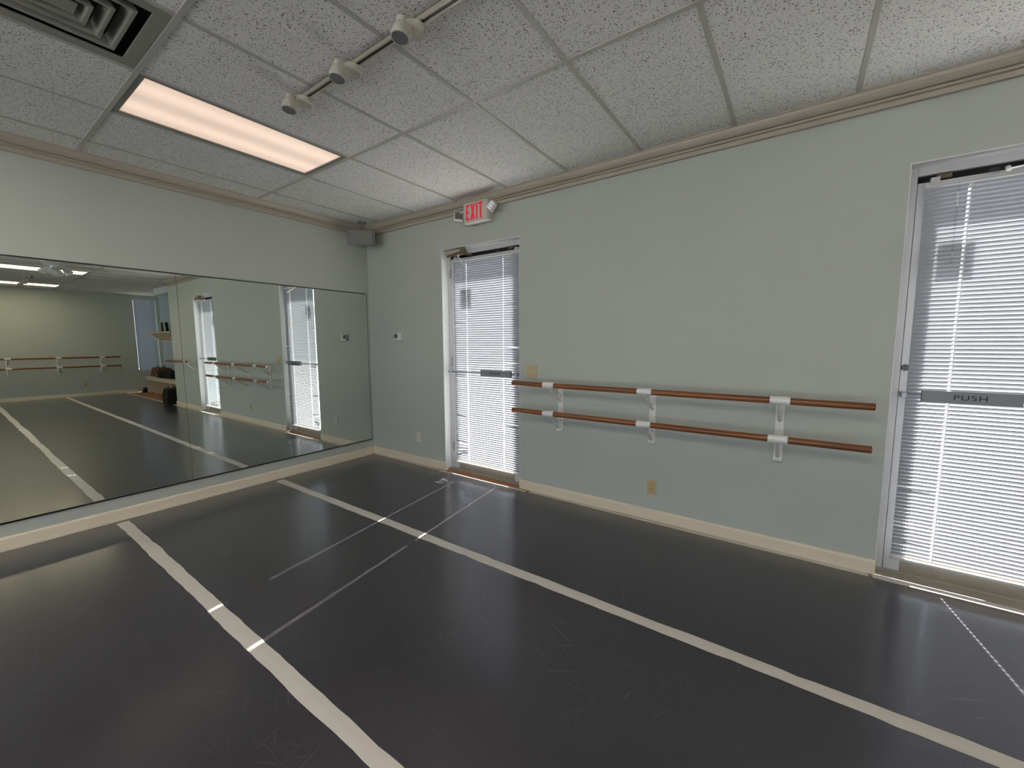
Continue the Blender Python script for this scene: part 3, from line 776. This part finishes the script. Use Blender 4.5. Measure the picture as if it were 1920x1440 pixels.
# ------------------------------------------------------------------ track lights
def track(x0, x1, y, label, spots, ux=''):
    r = root('light_track', ((x0+x1)/2, y, H))
    b = BM(); z0 = H-.024
    box(b, x0, x1, y-.0175, y-.0085, z0, H-.003); box(b, x0, x1, y+.0085, y+.0175, z0, H-.003); box(b, x0, x1, y-.0175, y+.0175, H-.0075, H-.003)
    obj('rail', b, M_track, r, bevel=.001)
    b = BM(); box(b, x0+.002, x1-.002, y-.0085, y+.0085, z0+.004, H-.0075); obj('conductor_slot', b, M_blackp, r)
    for xe in (x0-.006, x1):
        b = BM(); box(b, xe, xe+.006, y-.018, y+.018, z0-.001, H-.003); obj('end_cap', b, M_blackp, r)
    tag(r, label, 'light track')
    return r
def spot(x, y, label, grp, aim=(.02, -.14, -1)):
    r = root('track_spotlight', (x, y, H-.024))
    z0 = H-.024
    b = BM(); tube(b, [(x, y, z0-.001), (x, y, z0-.022), (x, y, z0-.030)], [.050, .048, .040], 28); obj('adapter', b, M_lamp, r, smooth=True)
    b = BM()
    box(b, x-.004, x+.004, y-.055, y-.030, z0-.050, z0-.006)
    box(b, x-.038, x-.034, y-.105, y-.040, z0-.075, z0-.038); box(b, x+.034, x+.038, y-.105, y-.040, z0-.075, z0-.038); box(b, x-.038, x+.038, y-.050, y-.042, z0-.060, z0-.044)
    obj('yoke', b, M_lamp, r, bevel=.002)
    c = Vector((x+.01, y-.088, z0-.064)); d = Vector(aim).normalized()
    b = BM(); tube(b, [c-d*.050, c-d*.048, c-d*.020, c-d*.016, c+d*.012, c+d*.036], [.013, .019, .021, .026, .036, .0385], 28); hd = obj('lamp_head', b, M_lamp, r, smooth=True)
    b = BM(); tube(b, [c-d*.0195, c-d*.0165], .0235, 24); obj('vent_ring', b, M_blackp, hd)
    b = BM(); tube(b, [c+d*.034, c+d*.0375], .0335, 28); obj('lens', b, mat('lamp_lens', (150, 152, 154), .22, metal=.5, var=.35, vscale=120), hd)
    tag(r, label, 'spotlight', grp); return r
track(1.842, 4.28, -1.852, 'white ceiling light track with dark slot running toward the camera', 0)
for x, lb in ((2.045, 'cream track spotlight at the far end of the near light track'), (2.505, 'cream track spotlight, middle one of three in view on the near track'), (2.965, 'cream track spotlight closest to the top edge on the near track')):
    spot(x, -1.852, lb, 'spotlights on the near light track')
track(8.6, 10.60, -1.86, 'distant ceiling light track between the bright lights, seen in mirror', 0)
for x, lb in ((8.95, 'spotlight on the distant track, one nearest the fan'), (9.4, 'spotlight in the middle of the distant track'), (9.85, 'spotlight on the distant track, one nearest the opposite wall')):
    spot(x, -1.86, lb, 'spotlights on the distant light track')

# ------------------------------------------------------------------ ceiling fan (seen in the mirror)
fx, fy = 5.25, -1.95
r = root('ceiling_fan', (fx, fy, H))
b = BM(); tube(b, [(fx, fy, H-.001), (fx, fy, H-.03), (fx, fy, H-.05), (fx, fy, H-.13), (fx, fy, H-.17), (fx, fy, H-.18)], [.085, .09, .14, .145, .10, .05], 32); obj('motor_housing', b, M_white, r, smooth=True)
b = BM(); tube(b, [(fx, fy, H-.18), (fx, fy, H-.215), (fx, fy, H-.225)], [.06, .06, .03], 24); kit = obj('light_kit', b, M_white, r, smooth=True)
for k in range(5):
    a = R(72*k+10); d = Vector((math.cos(a), math.sin(a), 0)); n_ = Vector((-d.y, d.x, 0)); z = H-.155
    b = BM(); pr = [(.13, .02), (.20, .045), (.56, .065), (.61, .055), (.63, .02)]
    top = [Vector((fx, fy, z)) + d*q + n_*w_ + Vector((0,0,.010*w_/.06)) for q, w_ in pr]; bot_ = [Vector((fx, fy, z)) + d*q - n_*w_ - Vector((0,0,.010*w_/.06)) for q, w_ in pr]
    for i in range(len(pr)-1):
        for dz in (0, -.006):
            vs = [b.verts.new(p+Vector((0,0,dz))) for p in (top[i], top[i+1], bot_[i+1], bot_[i])]; b.faces.new(vs)
    obj('blade', b, M_lamp, r)
for k in range(4):
    a = R(90*k+20); c = Vector((fx+math.cos(a)*.10, fy+math.sin(a)*.10, H-.225)); d = Vector((math.cos(a)*.7, math.sin(a)*.7, -.75)).normalized()
    b = BM(); tube(b, [c-d*.03, c, c+d*.03, c+d*.07, c+d*.085], [.015, .028, .045, .055, .052], 18); obj('glass_shade', b, mat('frosted_shade', (220, 224, 220), .3), kit, smooth=True)
tag(r, 'white ceiling fan with glass light shades, reflected at top left of mirror', 'ceiling fan')

# ------------------------------------------------------------------ alcove: coat shelf, cubby bench, bags (seen in the mirror)
r = root('coat_shelf', (10.4, YA, 1.46))
b = BM(); box(b, 9.3, 11.30, .50, YA-.001, 1.705, 1.735); obj('shelf_board', b, M_bench, r, bevel=.002)
b = BM(); box(b, 9.3, 11.30, YA-.022, YA-.001, 1.46, 1.60); obj('peg_rail', b, M_bench, r, bevel=.002)
for x in (9.4, 10.0, 10.6, 11.2):
    b = BM(); prism(b, [(0,0),(.30,0),(.30,-.02),(.02,-.22),(0,-.22)], (x-.009, YA-.022, 1.705), (x+.009, YA-.022, 1.705), (0,-1,0), (0,0,1)); obj('shelf_bracket', b, M_bench, r)
for x in (9.6, 9.8, 10.2, 10.4, 10.8, 11.0):
    b = BM(); tube(b, [(x, YA-.022, 1.52), (x, YA-.06, 1.52), (x, YA-.075, 1.545)], .007, 8); obj('coat_hook', b, M_slot, r)
tag(r, 'cream wall shelf with a peg rail in the alcove beside the tall window', 'shelf')
for x, t_, mt, lb in ((10.60, 0, M_ivory, 'pale upright binder on the coat shelf, leftmost in the mirror'), (10.42, 0, M_blackp, 'black upright binder on the coat shelf beside the pale one'), (10.22, 10, M_ivory, 'pale leaning binder on the coat shelf'), (10.05, 10, M_blackp, 'black leaning binder at the right of the coat shelf')):
    b = BM(); Mb = Matrix.Translation((x, .66, 1.737)) @ Matrix.Rotation(R(t_), 4, 'Y')
    box(b, 0, .04, -.03, .03, .0 + (.012 if t_ else 0), .27, Mb)
    o = obj('binder', b, mt, bevel=.003); tag(o, lb, 'binder', 'binders on the coat shelf')
r = root('cubby_bench', (9.7, .6, 0))
b = BM(); box(b, 8.38, 11.02, .30, YA-.002, .435, .475); obj('seat_board', b, M_bench, r, bevel=.003)
b = BM(); box(b, 8.40, 11.00, .312, .330, .375, .435); obj('apron', b, M_bench, r)
for x in (8.40, 9.05, 9.70, 10.35, 11.0):
    b = BM(); box(b, x-.012, x+.012, .335, YA-.004, .0, .435); obj('divider', b, M_bench, r)
b = BM(); box(b, 8.40, 11.0, YA-.012, YA-.002, .05, .435); obj('back_panel', b, M_bench, r)
tag(r, 'cream cubby bench along the back of the alcove, under the coat shelf', 'bench')
def bag(name, x0, x1, y0, y1, z0, z1, mt, label, rounded=.06, handles=True, patch=None):
    r = root(name, ((x0+x1)/2, (y0+y1)/2, z0))
    b = BM(); box(b, x0, x1, y0, y1, z0, z1)
    bmesh.ops.subdivide_edges(b, edges=b.edges, cuts=5, use_grid_fill=True)
    rn = random.Random(hash(name) % 99 if False else len(label))
    for v in b.verts:
        f = (v.co.z-z0)/(z1-z0)
        v.co.x += rn.uniform(-.012, .012); v.co.y += rn.uniform(-.012, .012)
        if f > .05: v.co.z += rn.uniform(-.012, .012)
        k = 1-.22*max(0, f-.45)**1.2*2
        v.co.y = (y0+y1)/2 + (v.co.y-(y0+y1)/2)*k
    o = obj('body', b, mt, r, bevel=rounded*.2, smooth=True)
    if handles:
        for s in (-1, 1):
            b = BM(); xm, ym = (x0+x1)/2, (y0+y1)/2+s*(y1-y0)*.2
            tube(b, [(xm+.11*math.cos(a), ym, z1-.03+.075*math.sin(a)) for a in [math.pi*i/8 for i in range(9)]], .010, 8)
            obj('handle', b, M_black, r)
    if patch:
        b = BM(); box(b, *patch); obj('emblem', b, M_white, r)
    tag(r, label, 'bag'); return r
bag('duffel_bag', 10.25, 10.85, .40, .74, .478, .72, M_brown, 'brown duffel bag on the cubby bench nearest the tall window')
bag('shoulder_bag', 9.75, 10.12, .34, .62, .478, .62, M_black, 'small black bag with a white mark, between brown duffel and large black bag', handles=False, patch=(10.00, 10.06, .322, .330, .53, .57))
bag('tote_bag', 9.05, 9.65, .36, .74, .478, .68, M_black, 'large black bag on the right of the cubby bench')
bag('backpack', 7.42, 7.78, -.16, .12, .001, .36, M_black, 'black bag standing on the floor at the outside wall corner')
bag('shoe_bag', 11.05, 11.25, .26, .50, .001, .13, M_black, 'small black bag on the floor left of the cubby bench', handles=False, patch=(11.1, 11.16, .245, .252, .05, .09))
